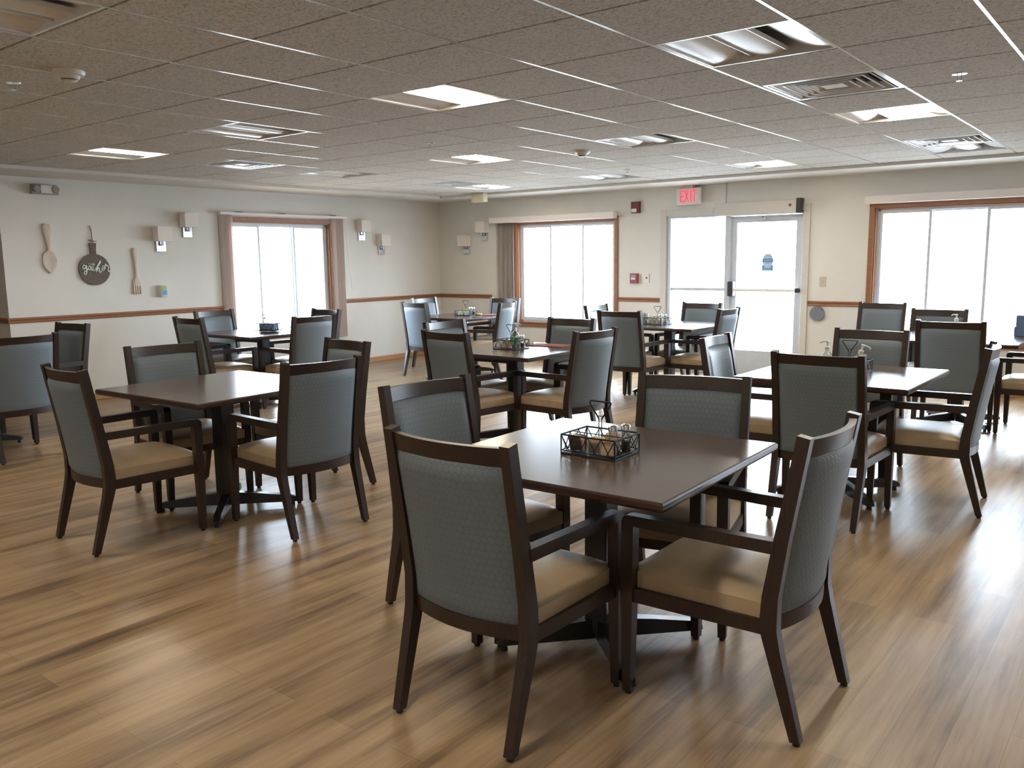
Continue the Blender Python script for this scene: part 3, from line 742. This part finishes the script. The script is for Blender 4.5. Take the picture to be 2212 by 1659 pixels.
# red napkins and rolled napkins
def napkin(loc, rz, w, d, lab):
    o = MB().box(-w/2, w/2, -d/2, d/2, 0, .004, .001).box(-w/2+.004, w/2-.002, -d/2+.003, d/2-.006, .004, .0075, .001).build('folded_napkin', 'red_cloth'); o.location = loc; o.rotation_euler = (0, 0, rz)
    tag(o, lab, 'napkin', 'folded red napkins')
def roll(loc, rz, lab):
    mb = MB(); mb.tube([(-.055, 0, .013), (.055, 0, .013)], .013, 12); o = mb.build('napkin_roll', 'cream_paper', smooth=True); o.location = loc; o.rotation_euler = (0, 0, rz); tag(o, lab, 'napkin roll', 'rolled napkins')
napkin((-4.16, 5.80, TZ), R(5), .34, .20, 'folded red napkin behind the green soap bottle caddy')
roll((-4.35, 5.77, TZ), R(-15), 'cream rolled napkin at the left end of the red napkin by the green soap bottle')
napkin((-7.15, 8.66, TZ), R(30), .28, .20, 'folded red napkin on the corner table')
roll((-7.27, 8.52, TZ), R(25), 'cream rolled napkin right of the corner table caddy')

# ------------------------------------------------------------------ ceiling fixtures
def make_light(lit):
    t = thing('ceiling_light', '', 'ceiling light'); hx, hy = CELLX/2-.004, CELLY/2-.004
    mb = MB()
    for a0, a1, b0, b1 in ((-hx, hx, -hy, -hy+.014), (-hx, hx, hy-.014, hy), (-hx, -hx+.014, -hy+.014, hy-.014), (hx-.014, hx, -hy+.014, hy-.014)): mb.box(a0, a1, b0, b1, -.006, .004)
    mb.build('frame', 'white_metal', t)
    for s in (-1, 1):
        mb = MB(); n = 10; pts = []
        for i in range(n+1):
            q = i/n*R(90); pts.append((s*(hx-.014-(hx-.104)*math.sin(q)), .002+.095*(1-math.cos(q))))
        pp = pts + [(u, v+.003) for u, v in pts[::-1]]
        mb.loft([[(u, y, v) for u, v in pp] for y in (-hy+.012, hy-.012)])
        mb.build('reflector', 'white_metal', t, smooth=True)
    MB().box(-hx+.01, hx-.01, -hy+.008, -hy+.013, 0, .115).box(-hx+.01, hx-.01, hy-.013, hy-.008, 0, .115).box(-.105, .105, -hy+.01, hy-.01, .108, .114).build('housing', 'white_metal', t)
    # basket lens
    n = 10; pts = [(-.085+.17*i/n, .020-.014*math.sin(math.pi*i/n)) for i in range(n+1)]
    pp = pts + [(u, v+.004) for u, v in pts[::-1]]
    MB().loft([[(u, y, v) for u, v in pp] for y in (-hy+.013, hy-.013)]).build('lens', 'lamp' if lit else 'white_plastic', t, smooth=True, label='glowing lens' if lit else None)
    MB().box(-.090, -.086, -hy+.013, hy-.013, .010, .106).box(.086, .090, -hy+.013, hy-.013, .010, .030).build('basket_side', 'white_metal', t)
    if lit:
        MB().tube([(.080, -hy+.03, .062), (.080, hy-.03, .062)], .015, 10).build('lamp_tube', 'lamp_side', t, smooth=True)
    return t
GL, GD = 'square recessed ceiling lights that are lit', 'square recessed ceiling lights that are off'
LABL = {(3,0): 'biggest glowing ceiling light, upper middle of the picture', (9,0): 'glowing ceiling light farthest left, near the soffit above the wooden spoon',
 (6,4): 'glowing ceiling light in the middle of the room, before the far corner', (0,4): 'glowing ceiling light at the right, between two air vents',
 (3,8): 'glowing ceiling light nearest the exit door', (9,8): 'glowing ceiling light nearest the far left corner, beside a vent'}
LABD = {(6,0): 'unlit ceiling light between the two glowing lights on the left', (0,0): 'largest unlit ceiling light, upper right with curved reflectors',
 (9,4): 'unlit ceiling light above the left wall window, beside a vent', (3,4): 'unlit ceiling light in the middle, right of the round smoke detector',
 (6,8): 'small unlit ceiling light above the far left window', (0,8): 'unlit ceiling light at the far right, touching an air vent', (3,-4): 'unlit ceiling light cut off by the top left corner of the picture'}
pl, pd = make_light(True), make_light(False)
for i, q in enumerate(LIT):
    o = pl if i == 0 else copy_tree(pl); o.location = (kx(q[0]), jy(q[1]), ZC); o['category'] = 'ceiling light'
    if q in LABL: o['label'] = LABL[q]; o['group'] = GL
    else: o['label'] = 'glowing ceiling light beyond the edges of the picture'; o['group'] = 'lit ceiling lights outside the view'
for i, q in enumerate(DARK):
    o = pd if i == 0 else copy_tree(pd); o.location = (kx(q[0]), jy(q[1]), ZC); o['category'] = 'ceiling light'; o['label'] = LABD[q]; o['group'] = GD
def make_vent():
    t = thing('air_vent', '', 'air vent'); hx, hy = CELLX/2-.004, CELLY/2-.004
    def fr(mb, ax, ay, w, z0, z1):
        rings = []
        for (sx_, sy_) in ((-1, -1), (1, -1), (1, 1), (-1, 1)):
            rings.append([mb.bm.verts.new(p) for p in ((sx_*ax, sy_*ay, z0), (sx_*(ax-w), sy_*(ay-w), z1), (sx_*(ax-w), sy_*(ay-w), z1+.003), (sx_*ax, sy_*ay, z0+.003))])
        for i in range(4):
            a, b_ = rings[i], rings[(i+1) % 4]
            for j in range(4): mb.bm.faces.new((a[j], a[(j+1) % 4], b_[(j+1) % 4], b_[j]))
    mb = MB(); fr(mb, hx, hy, .028, -.004, -.004); mb.build('frame', 'white_metal', t)
    for q, s_ in enumerate((.262, .212, .162, .112)):
        mb = MB(); fr(mb, s_, s_*.97, .030, -.002, .034); fr(mb, s_+.007, s_*.97+.007, .009, -.005, -.004); mb.build('louver', 'white_metal', t)
    MB().box(-.06, .06, -.058, .058, -.002, .002, .001).build('center_plate', 'white_metal', t)
    mb = MB(); mb.box(-hx, hx, -hy, hy, .09, .095); mb.box(-hx, -hx+.003, -hy, hy, 0, .09); mb.box(hx-.003, hx, -hy, hy, 0, .09); mb.box(-hx, hx, -hy, -hy+.003, 0, .09); mb.box(-hx, hx, hy-.003, hy, 0, .09)
    mb.build('duct_box', 'grey_plastic', t)
    return t
pv = make_vent()
LABV = ['nearest square air vent, below the largest unlit ceiling light', 'air vent at the far right, touching an unlit ceiling light', 'air vent with nested frames on the left, above the wall sconces', 'air vent beside the glowing light nearest the far left corner']
for i, q in enumerate(VENT):
    o = pv if i == 0 else copy_tree(pv); o.location = (kx(q[0]), jy(q[1]), ZC); o['category'] = 'air vent'; o['label'] = LABV[i]; o['group'] = 'square ceiling air vents'
# smoke detectors and sprinklers
def smoke(x, y, lab):
    t = thing('smoke_detector', lab, 'smoke detector', (x, y, ZC-.007), 0, 'smoke detectors')
    MB().lathe((0, 0, 0), [(.072, 0), (.072, -.010), (.066, -.020), (.050, -.024)], 28).build('base', 'white_plastic', t, smooth=True)
    MB().lathe((0, 0, 0), [(.050, -.022), (.046, -.034), (.036, -.040)], 28).build('sensor_body', 'white_plastic', t, smooth=True)
    MB().lathe((0, 0, 0), [(.034, -.038), (.034, -.046)], 24).build('smoke_slot', 'dark_plastic', t)
    MB().lathe((0, 0, 0), [(.036, -.045), (.030, -.050), (.001, -.052)], 24).build('cap', 'white_plastic', t, smooth=True)
smoke(-4.336, 2.055, 'round white smoke detector at the upper left of the picture')
smoke(-4.22, 6.40, 'small round smoke detector in the middle of the ceiling')
def sprinkler(x, y, lab):
    t = thing('sprinkler', lab, 'sprinkler', (x, y, ZC-.004), 0, 'ceiling sprinklers')
    MB().lathe((0, 0, 0), [(.038, 0), (.036, -.005), (.016, -.007)], 20).build('escutcheon', 'chrome', t, smooth=True)
    MB().tube([(-.010, 0, -.006), (-.011, 0, -.03), (0, 0, -.036)], .0022).tube([(.010, 0, -.006), (.011, 0, -.03), (0, 0, -.036)], .0022).lathe((0, 0, 0), [(.015, -.036), (.015, -.038)], 12).build('sprinkler_head', 'chrome', t)
sprinkler(-0.999, 5.108, 'chrome sprinkler head at the upper right of the ceiling')
sprinkler(-4.823, 1.997, 'sprinkler head left of the large smoke detector')
sprinkler(-4.741, 8.056, 'tiny sprinkler head above the far window and exit door')
sprinkler(-4.837, 5.112, 'sprinkler head left of the small smoke detector, right of the big glowing light')

# ------------------------------------------------------------------ left wall things (local frame: u = y, out of the wall = +x)
def on_left(name, lab, cat, y, z, group=None):
    t = thing(name, lab, cat, (-L, y, z), 0, group); return t
# sconce : local x out of wall, y along wall
def make_sconce():
    t = thing('wall_sconce', '', 'sconce')
    MB().box(0, .018, -.060, .060, -.060, .060, .003).build('wall_plate', 'chrome', t, label='square chrome plate')
    MB().box(.018, .055, -.012, .012, .010, .026, .002).box(.045, .060, -.012, .012, .010, .075, .002).tube([(.019, -.026, .05), (.019, -.026, .018), (.019, .026, .018), (.019, .026, .05)], .003).build('arm', 'steel', t)
    mb = MB(); a, w, z0, z1 = .125, .088, .058, .225
    mb.box(.006, .010, -w, w, z0, z1); mb.box(a-.003, a, -w, w, z0, z1, .0008); mb.box(.010, a-.003, -w, -w+.003, z0, z1); mb.box(.010, a-.003, w-.003, w, z0, z1)
    mb.build('lamp_shade', 'shade', t)
    MB().lathe((.065, 0, .07), [(.014, 0), (.014, .03), (.024, .06), (.020, .085), (.002, .095)], 14).build('bulb', 'white_plastic', t, smooth=True)
    return t
ps = make_sconce()
SC = [((-L, 5.345, 1.693), 0, 'lower wall sconce left of the left wall window, above the air freshener'), ((-L, 5.695, 1.862), 0, 'upper wall sconce left of the left wall window'),
      ((-L, 8.455, 1.853), 0, 'upper wall sconce right of the left wall window'), ((-L, 8.835, 1.652), 0, 'lower wall sconce on the left wall, nearest the room corner'),
      ((-8.825, D, 1.647), -90, 'lower sconce on the far wall, nearest the room corner'), ((-8.455, D, 1.842), -90, 'upper sconce on the far wall, touching the window valance')]
for i, (loc, rz, lab) in enumerate(SC):
    o = ps if i == 0 else copy_tree(ps); o.location = loc; o.rotation_euler = (0, 0, R(rz)); o['label'] = lab; o['category'] = 'sconce'; o['group'] = 'square shaded wall sconces'
# wooden spoon : loft of widths
def blade(rows, thick, conc=0.0):
    """rows: (z, halfwidth) ; out of wall along x"""
    mb = MB(); nu = 10; A = []; B = []
    for z, w, cdep in rows:
        A.append([mb.bm.verts.new((thick - cdep*(1-((2*i/nu-1)**2)) - thick*0.35*abs(2*i/nu-1)**4, (2*i/nu-1)*w, z)) for i in range(nu+1)])
        B.append([mb.bm.verts.new((-0.003, (2*i/nu-1)*w*.96, z)) for i in range(nu+1)])
    for r_ in range(len(rows)-1):
        for i in range(nu):
            mb.bm.faces.new((A[r_][i], A[r_][i+1], A[r_+1][i+1], A[r_+1][i])); mb.bm.faces.new((B[r_][i], B[r_+1][i], B[r_+1][i+1], B[r_][i+1]))
        mb.bm.faces.new((A[r_][0], A[r_+1][0], B[r_+1][0], B[r_][0])); mb.bm.faces.new((A[r_][nu], B[r_][nu], B[r_+1][nu], A[r_+1][nu]))
    for i in range(nu):
        mb.bm.faces.new((A[0][i], B[0][i], B[0][i+1], A[0][i+1])); mb.bm.faces.new((A[-1][i], A[-1][i+1], B[-1][i+1], B[-1][i]))
    return mb
t = on_left('wooden_spoon', 'oversized pale wooden spoon hung on the left wall', 'wall decoration', 4.085, 0)
rows = [(1.925, .030, 0), (1.915, .042, 0), (1.895, .050, 0), (1.85, .047, 0), (1.80, .038, 0), (1.74, .027, 0), (1.68, .019, 0), (1.645, .018, 0)]
blade(rows, .030).build('handle', 'pale_wood', t, smooth=True)
rows = []
for i in range(15):
    q = i/14; z = 1.655-.247*q; w = .070*math.sqrt(max(0.02, math.sin(math.pi*min(1, .06+.94*q)))) if q < .97 else .018
    w = .072*math.sin(math.pi*(q**.85))**.55 if 0 < q < 1 else .012
    rows.append((z, max(w, .012), .018*math.sin(math.pi*q)))
blade(rows, .032).build('bowl', 'pale_wood', t, smooth=True)
t = on_left('wooden_fork', 'oversized pale wooden fork hung on the left wall', 'wall decoration', 5.02, 0)
rows = [(1.678, .012, 0), (1.672, .024, 0), (1.655, .032, 0), (1.62, .034, 0), (1.57, .030, 0), (1.52, .020, 0), (1.46, .016, 0), (1.38, .017, 0), (1.335, .021, 0), (1.315, .040, 0), (1.295, .050, 0), (1.265, .049, 0), (1.245, .048, 0)]
blade(rows, .026).build('handle', 'pale_wood', t, smooth=True)
for q in range(4):
    yc = -.0385+.0257*q
    MB().loft([[(x, yc+s_*w, z) for x, s_ in ((-.003, -1), (-.003, 1), (.024, 1), (.024, -1))] for z, w in ((1.247, .0088), (1.19, .0075), (1.152, .004))], bev=.0015).build('tine', 'pale_wood', t)
# gather board
t = on_left('gather_sign', 'dark round paddle board sign with the word gather, hung by twine', 'sign', 4.548, 0)
cz, rr = 1.440, .170
pts = []
a0 = math.asin(.030/rr)
k = 48
for i in range(k+1):
    q = math.pi/2 + a0 + (2*math.pi-2*a0)*i/k
    pts.append((rr*math.cos(q), cz+rr*math.sin(q)))
pts = pts + [(.030, 1.66), (.036, 1.727), (-.040, 1.727), (-.033, 1.66)]
MB().prism(pts, -.002, .022, 'x', bev=.002).build('board', 'dark_board', t)
MB().tube(smooth_path([(.014, .012, 1.722), (.016, -.002, 1.80), (.012, .0, 1.86), (.010, -.012, 1.915)], 3), .0035).tube(smooth_path([(.014, -.014, 1.722), (.016, -.006, 1.80), (.010, -.006, 1.86), (.010, -.016, 1.915)], 3), .0035).tube(smooth_path([(.018, -.045, 1.762), (.020, 0, 1.752), (.018, .048, 1.744)], 3), .004).tube(smooth_path([(.016, -.018, 1.765), (.022, .004, 1.748), (.020, .002, 1.73)], 3), .006).build('twine', 'twine', t)
KZ = .000580
def zp(x, y, o_=.024): return (o_, (x-632)*KZ*1.02, cz-(y-1065)*KZ)
STR = [([(462, 992), (430, 985), (408, 1010), (412, 1045), (440, 1050), (466, 1015), (474, 985), (478, 1050), (476, 1110), (452, 1155), (424, 1140), (434, 1105), (480, 1078), (512, 1040)], .0062),
 ([(556, 1008), (532, 1000), (514, 1030), (522, 1070), (546, 1062), (562, 1005), (562, 1055), (574, 1080), (592, 1055)], .0042),
 ([(612, 940), (598, 1010), (598, 1070), (616, 1090), (636, 1065)], .0040), ([(524, 958), (580, 962), (640, 968)], .0026),
 ([(640, 1060), (668, 1020), (700, 960), (736, 905), (742, 925), (712, 975), (676, 1020), (662, 1060), (654, 1105), (676, 1060), (704, 1035), (712, 1060), (706, 1100), (726, 1122), (750, 1088)], .0066),
 ([(752, 1065), (786, 1045), (806, 1015), (792, 995), (766, 1020), (760, 1065), (782, 1088), (812, 1062)], .0042),
 ([(812, 1062), (828, 985), (832, 965), (842, 985), (872, 1000), (884, 1030), (874, 1085), (890, 1115), (912, 1090)], .0064)]
mb = MB()
for pts_, r_ in STR: mb.tube(smooth_path([zp(*p_) for p_ in pts_], 4), r_, 8)
mb.build('lettering', 'letter', t, smooth=True, label='pale script word gather')
# air freshener
t = on_left('air_freshener', 'small white air freshener with green and blue label on the left wall', 'air freshener', 5.325, 1.11)
MB().box(-.003, .055, -.040, .040, 0, .135, .008, 2).build('dispenser_body', 'white_plastic', t, smooth=True)
mb = MB(); mb.box(.0555, .058, -.030, .032, .072, .128, .001, mi=0); mb.box(.0555, .058, -.030, .032, .018, .073, .001, mi=1); mb.build('front_label', ['disp_green', 'disp_blue'], t)
# emergency light
t = on_left('emergency_light', 'grey emergency light unit high on the left wall', 'emergency light', 4.085, 2.224)
MB().prism([(-.135, 0), (.135, 0), (.120, .098), (-.120, .098)], -.003, .06, 'x', bev=.004).build('housing', 'grey_plastic', t)
MB().box(.06, .085, -.055, .07, .008, .090, .004).build('front_cover', 'white_plastic', t)
for s in (-1, 1):
    o = MB().lathe((0, 0, 0), [(.030, 0), (.036, .035), (.034, .04)], 18).build('lamp_head', 'grey_plastic', t, smooth=True); o.rotation_euler = (0, R(90), 0); o.location = (.058, s*.092, .05)

# ------------------------------------------------------------------ far wall things
def on_far(name, lab, cat, x, z, group=None): return thing(name, lab, cat, (x, D, z), 0, group)
t = on_far('exit_sign', 'white EXIT sign with glowing red letters above the glass door', 'exit sign', -5.0, 2.155)
MB().box(-.165, .165, -.095, -.05, 0, .205, .006, 2).build('sign_face', 'white_plastic', t)
MB().box(-.065, .065, -.10, -.04, .205, ZS-2.155, .004).box(-.10, -.02, -.05, 0, .07, .14).build('canopy', 'almond', t)
mb = MB(); z0, z1 = .030, .180; th = .017
def bar(x0, x1, za, zb): mb.box(x0, x1, -.0985, -.0955, za, zb)
bar(-.112, -.112+th, z0, z1)
for za in (z0, (z0+z1)/2-th/2, z1-th): bar(-.112+th, -.060, za, za+th)
for s in (1, -1):
    xa, xb = (-.048, .004) if s == 1 else (.004, -.048)
    mb.prism([(xa-th/2, z0), (xa+th/2, z0), (xb+th/2, z1), (xb-th/2, z1)], -.0985, -.0955, 'y')
bar(.026, .026+th, z0, z1); bar(.056, .116, z1-th, z1); bar(.086-th/2, .086+th/2, z0, z1-th)
mb.build('exit_letters', 'exit_red', t, label='glowing red letters EXIT')
o = MB().box(-4.5355, -4.5255, D-.012, D, 2.150, ZS).box(-4.90, -4.5255, D-.012, D, ZS-.011, ZS-.001).build('wire_conduit', 'door_case'); tag(o, 'thin painted conduit running beside the exit sign to the door operator', 'conduit')
t = on_far('fire_strobe', 'dark maroon fire alarm strobe high between the far window and the exit door', 'fire alarm strobe', -5.80, 2.083)
MB().box(-.064, .064, -.045, .004, 0, .15, .006, 2).build('alarm_housing', 'maroon', t)
MB().box(-.050, .030, -.062, -.045, .012, .058, .004).build('strobe_lens', 'white_plastic', t, label='clear white lens')
t = on_far('fire_pull_station', 'red fire alarm pull station on the wall left of the glass door', 'fire alarm pull', -5.815, 1.150)
MB().box(-.057, .057, -.045, .004, 0, .134, .005, 2).build('alarm_housing', 'red_plastic', t)
MB().box(-.035, .035, -.054, -.045, .050, .080, .003).build('pull_handle', 'white_plastic', t, label='white pull bar')
mb = MB()
for zz in (.092, .104): mb.box(-.036, .036, -.0470, -.0455, zz, zz+.006)
mb.build('text_panel', 'sticker_pale', t)
t = on_far('key_switch', 'narrow white switch plate with a dark knob beside the red pull station', 'switch', -5.635, 1.160)
MB().box(-.040, .040, -.010, 0, 0, .125, .003).build('wall_plate', 'white_plastic', t)
o = MB().lathe((0, 0, 0), [(.010, 0), (.009, .012)], 12).build('knob', 'dark_plastic', t); o.rotation_euler = (R(90), 0, 0); o.location = (0, -.010, .065)
t = on_far('light_switch', 'almond light switch plate right of the glass door', 'light switch', -3.30, 1.128)
MB().box(-.038, .038, -.007, 0, 0, .118, .003).build('wall_plate', 'almond', t)
MB().box(-.006, .006, -.018, -.007, .048, .072, .002).build('toggle', 'almond', t)
t = on_far('door_push_button', 'round grey push plate on the wall below the oak rail, right of the glass door', 'wall button', -3.345, .812)
o = MB().lathe((0, 0, 0), [(.085, -.004), (.085, .030), (.080, .036), (.074, .034), (.072, .038), (.001, .040)], 36).build('push_plate', 'steel', t, smooth=True); o.rotation_euler = (R(90), 0, 0)
o = MB().box(-.115, .115, -.05, .045, 0, .128, .008, 2).build('ceiling_sensor', 'cream_plastic'); o.location = (-7.90, D-SOF-.055, ZC-.007-.128); tag(o, 'small cream box hanging at the ceiling edge near the far left corner', 'sensor')

# ------------------------------------------------------------------ light : daylight through the windows
w = bpy.data.worlds.new('overcast_sky'); sc.world = w; w.use_nodes = True
bg = w.node_tree.nodes['Background']; bg.inputs[1].default_value = 21.0
wn = w.node_tree; wtc = wn.nodes.new('ShaderNodeTexCoord'); wsx = wn.nodes.new('ShaderNodeSeparateXYZ'); wn.links.new(wtc.outputs['Generated'], wsx.inputs[0])
wn.links.new(ramp(wn, mth(wn, 'MULTIPLY_ADD', wsx.outputs['Z'], 0.5, 0.5), [(0.44, (0.24, 0.27, 0.30)), (0.50, (0.60, 0.68, 0.76)), (0.56, (0.80, 0.93, 1.08))]), bg.inputs[0])
def portal(name, loc, rot, sx_, sy_):
    l = bpy.data.lights.new(name, 'AREA'); l.shape = 'RECTANGLE'; l.size = sx_; l.size_y = sy_; l.cycles.is_portal = True
    o = bpy.data.objects.new(name, l); C.objects.link(o); o.location = loc; o.rotation_euler = rot
for i, (a, b_) in enumerate(WIN): portal('window_portal', ((a+b_)/2, D+.15, (WZ0+WZ1)/2), (R(-90), 0, 0), b_-a, WZ1-WZ0)
portal('door_portal', ((DX0+DX1)/2, D+.15, 1.02), (R(-90), 0, 0), DX1-DX0, 2.04)
portal('window_portal', (-L-.15, (WY0+WY1)/2, (WZ0+WZ1)/2), (0, R(-90), 0), WZ1-WZ0, WY1-WY0)

# ------------------------------------------------------------------ camera
yaw, pit, rol = R(38.2024), R(8.38419), R(-0.73306)
fw = Vector((-math.sin(yaw)*math.cos(pit), math.cos(yaw)*math.cos(pit), -math.sin(pit)))
rt = Vector((math.cos(yaw), math.sin(yaw), 0)); up = rt.cross(fw)
r2 = rt*math.cos(rol) + up*math.sin(rol); u2 = -rt*math.sin(rol) + up*math.cos(rol)
cam = bpy.data.cameras.new('camera'); co = bpy.data.objects.new('camera', cam); C.objects.link(co)
mt = Matrix((r2, u2, -fw)).transposed().to_4x4(); mt.translation = Vector((0, 0, 1.49302)); co.matrix_world = mt
cam.sensor_fit = 'HORIZONTAL'; cam.sensor_width = 36.0; cam.lens = 1827.007*36/2212; cam.clip_start = 0.02
sc.camera = co

sc.view_settings.view_transform = 'Standard'; sc.view_settings.look = 'None'; sc.view_settings.gamma = 1.0; sc.view_settings.use_curve_mapping = False
sc.view_settings.exposure = 1.15
sc.cycles.use_denoising = True; sc.cycles.denoiser = 'OPENIMAGEDENOISE'
sc.cycles.max_bounces = 10; sc.cycles.diffuse_bounces = 5; sc.cycles.use_adaptive_sampling = True; sc.cycles.adaptive_threshold = 0.02; sc.cycles.glossy_bounces = 4; sc.cycles.transparent_max_bounces = 12
sc.cycles.sample_clamp_indirect = 6.0; sc.cycles.caustics_reflective = False; sc.cycles.caustics_refractive = False
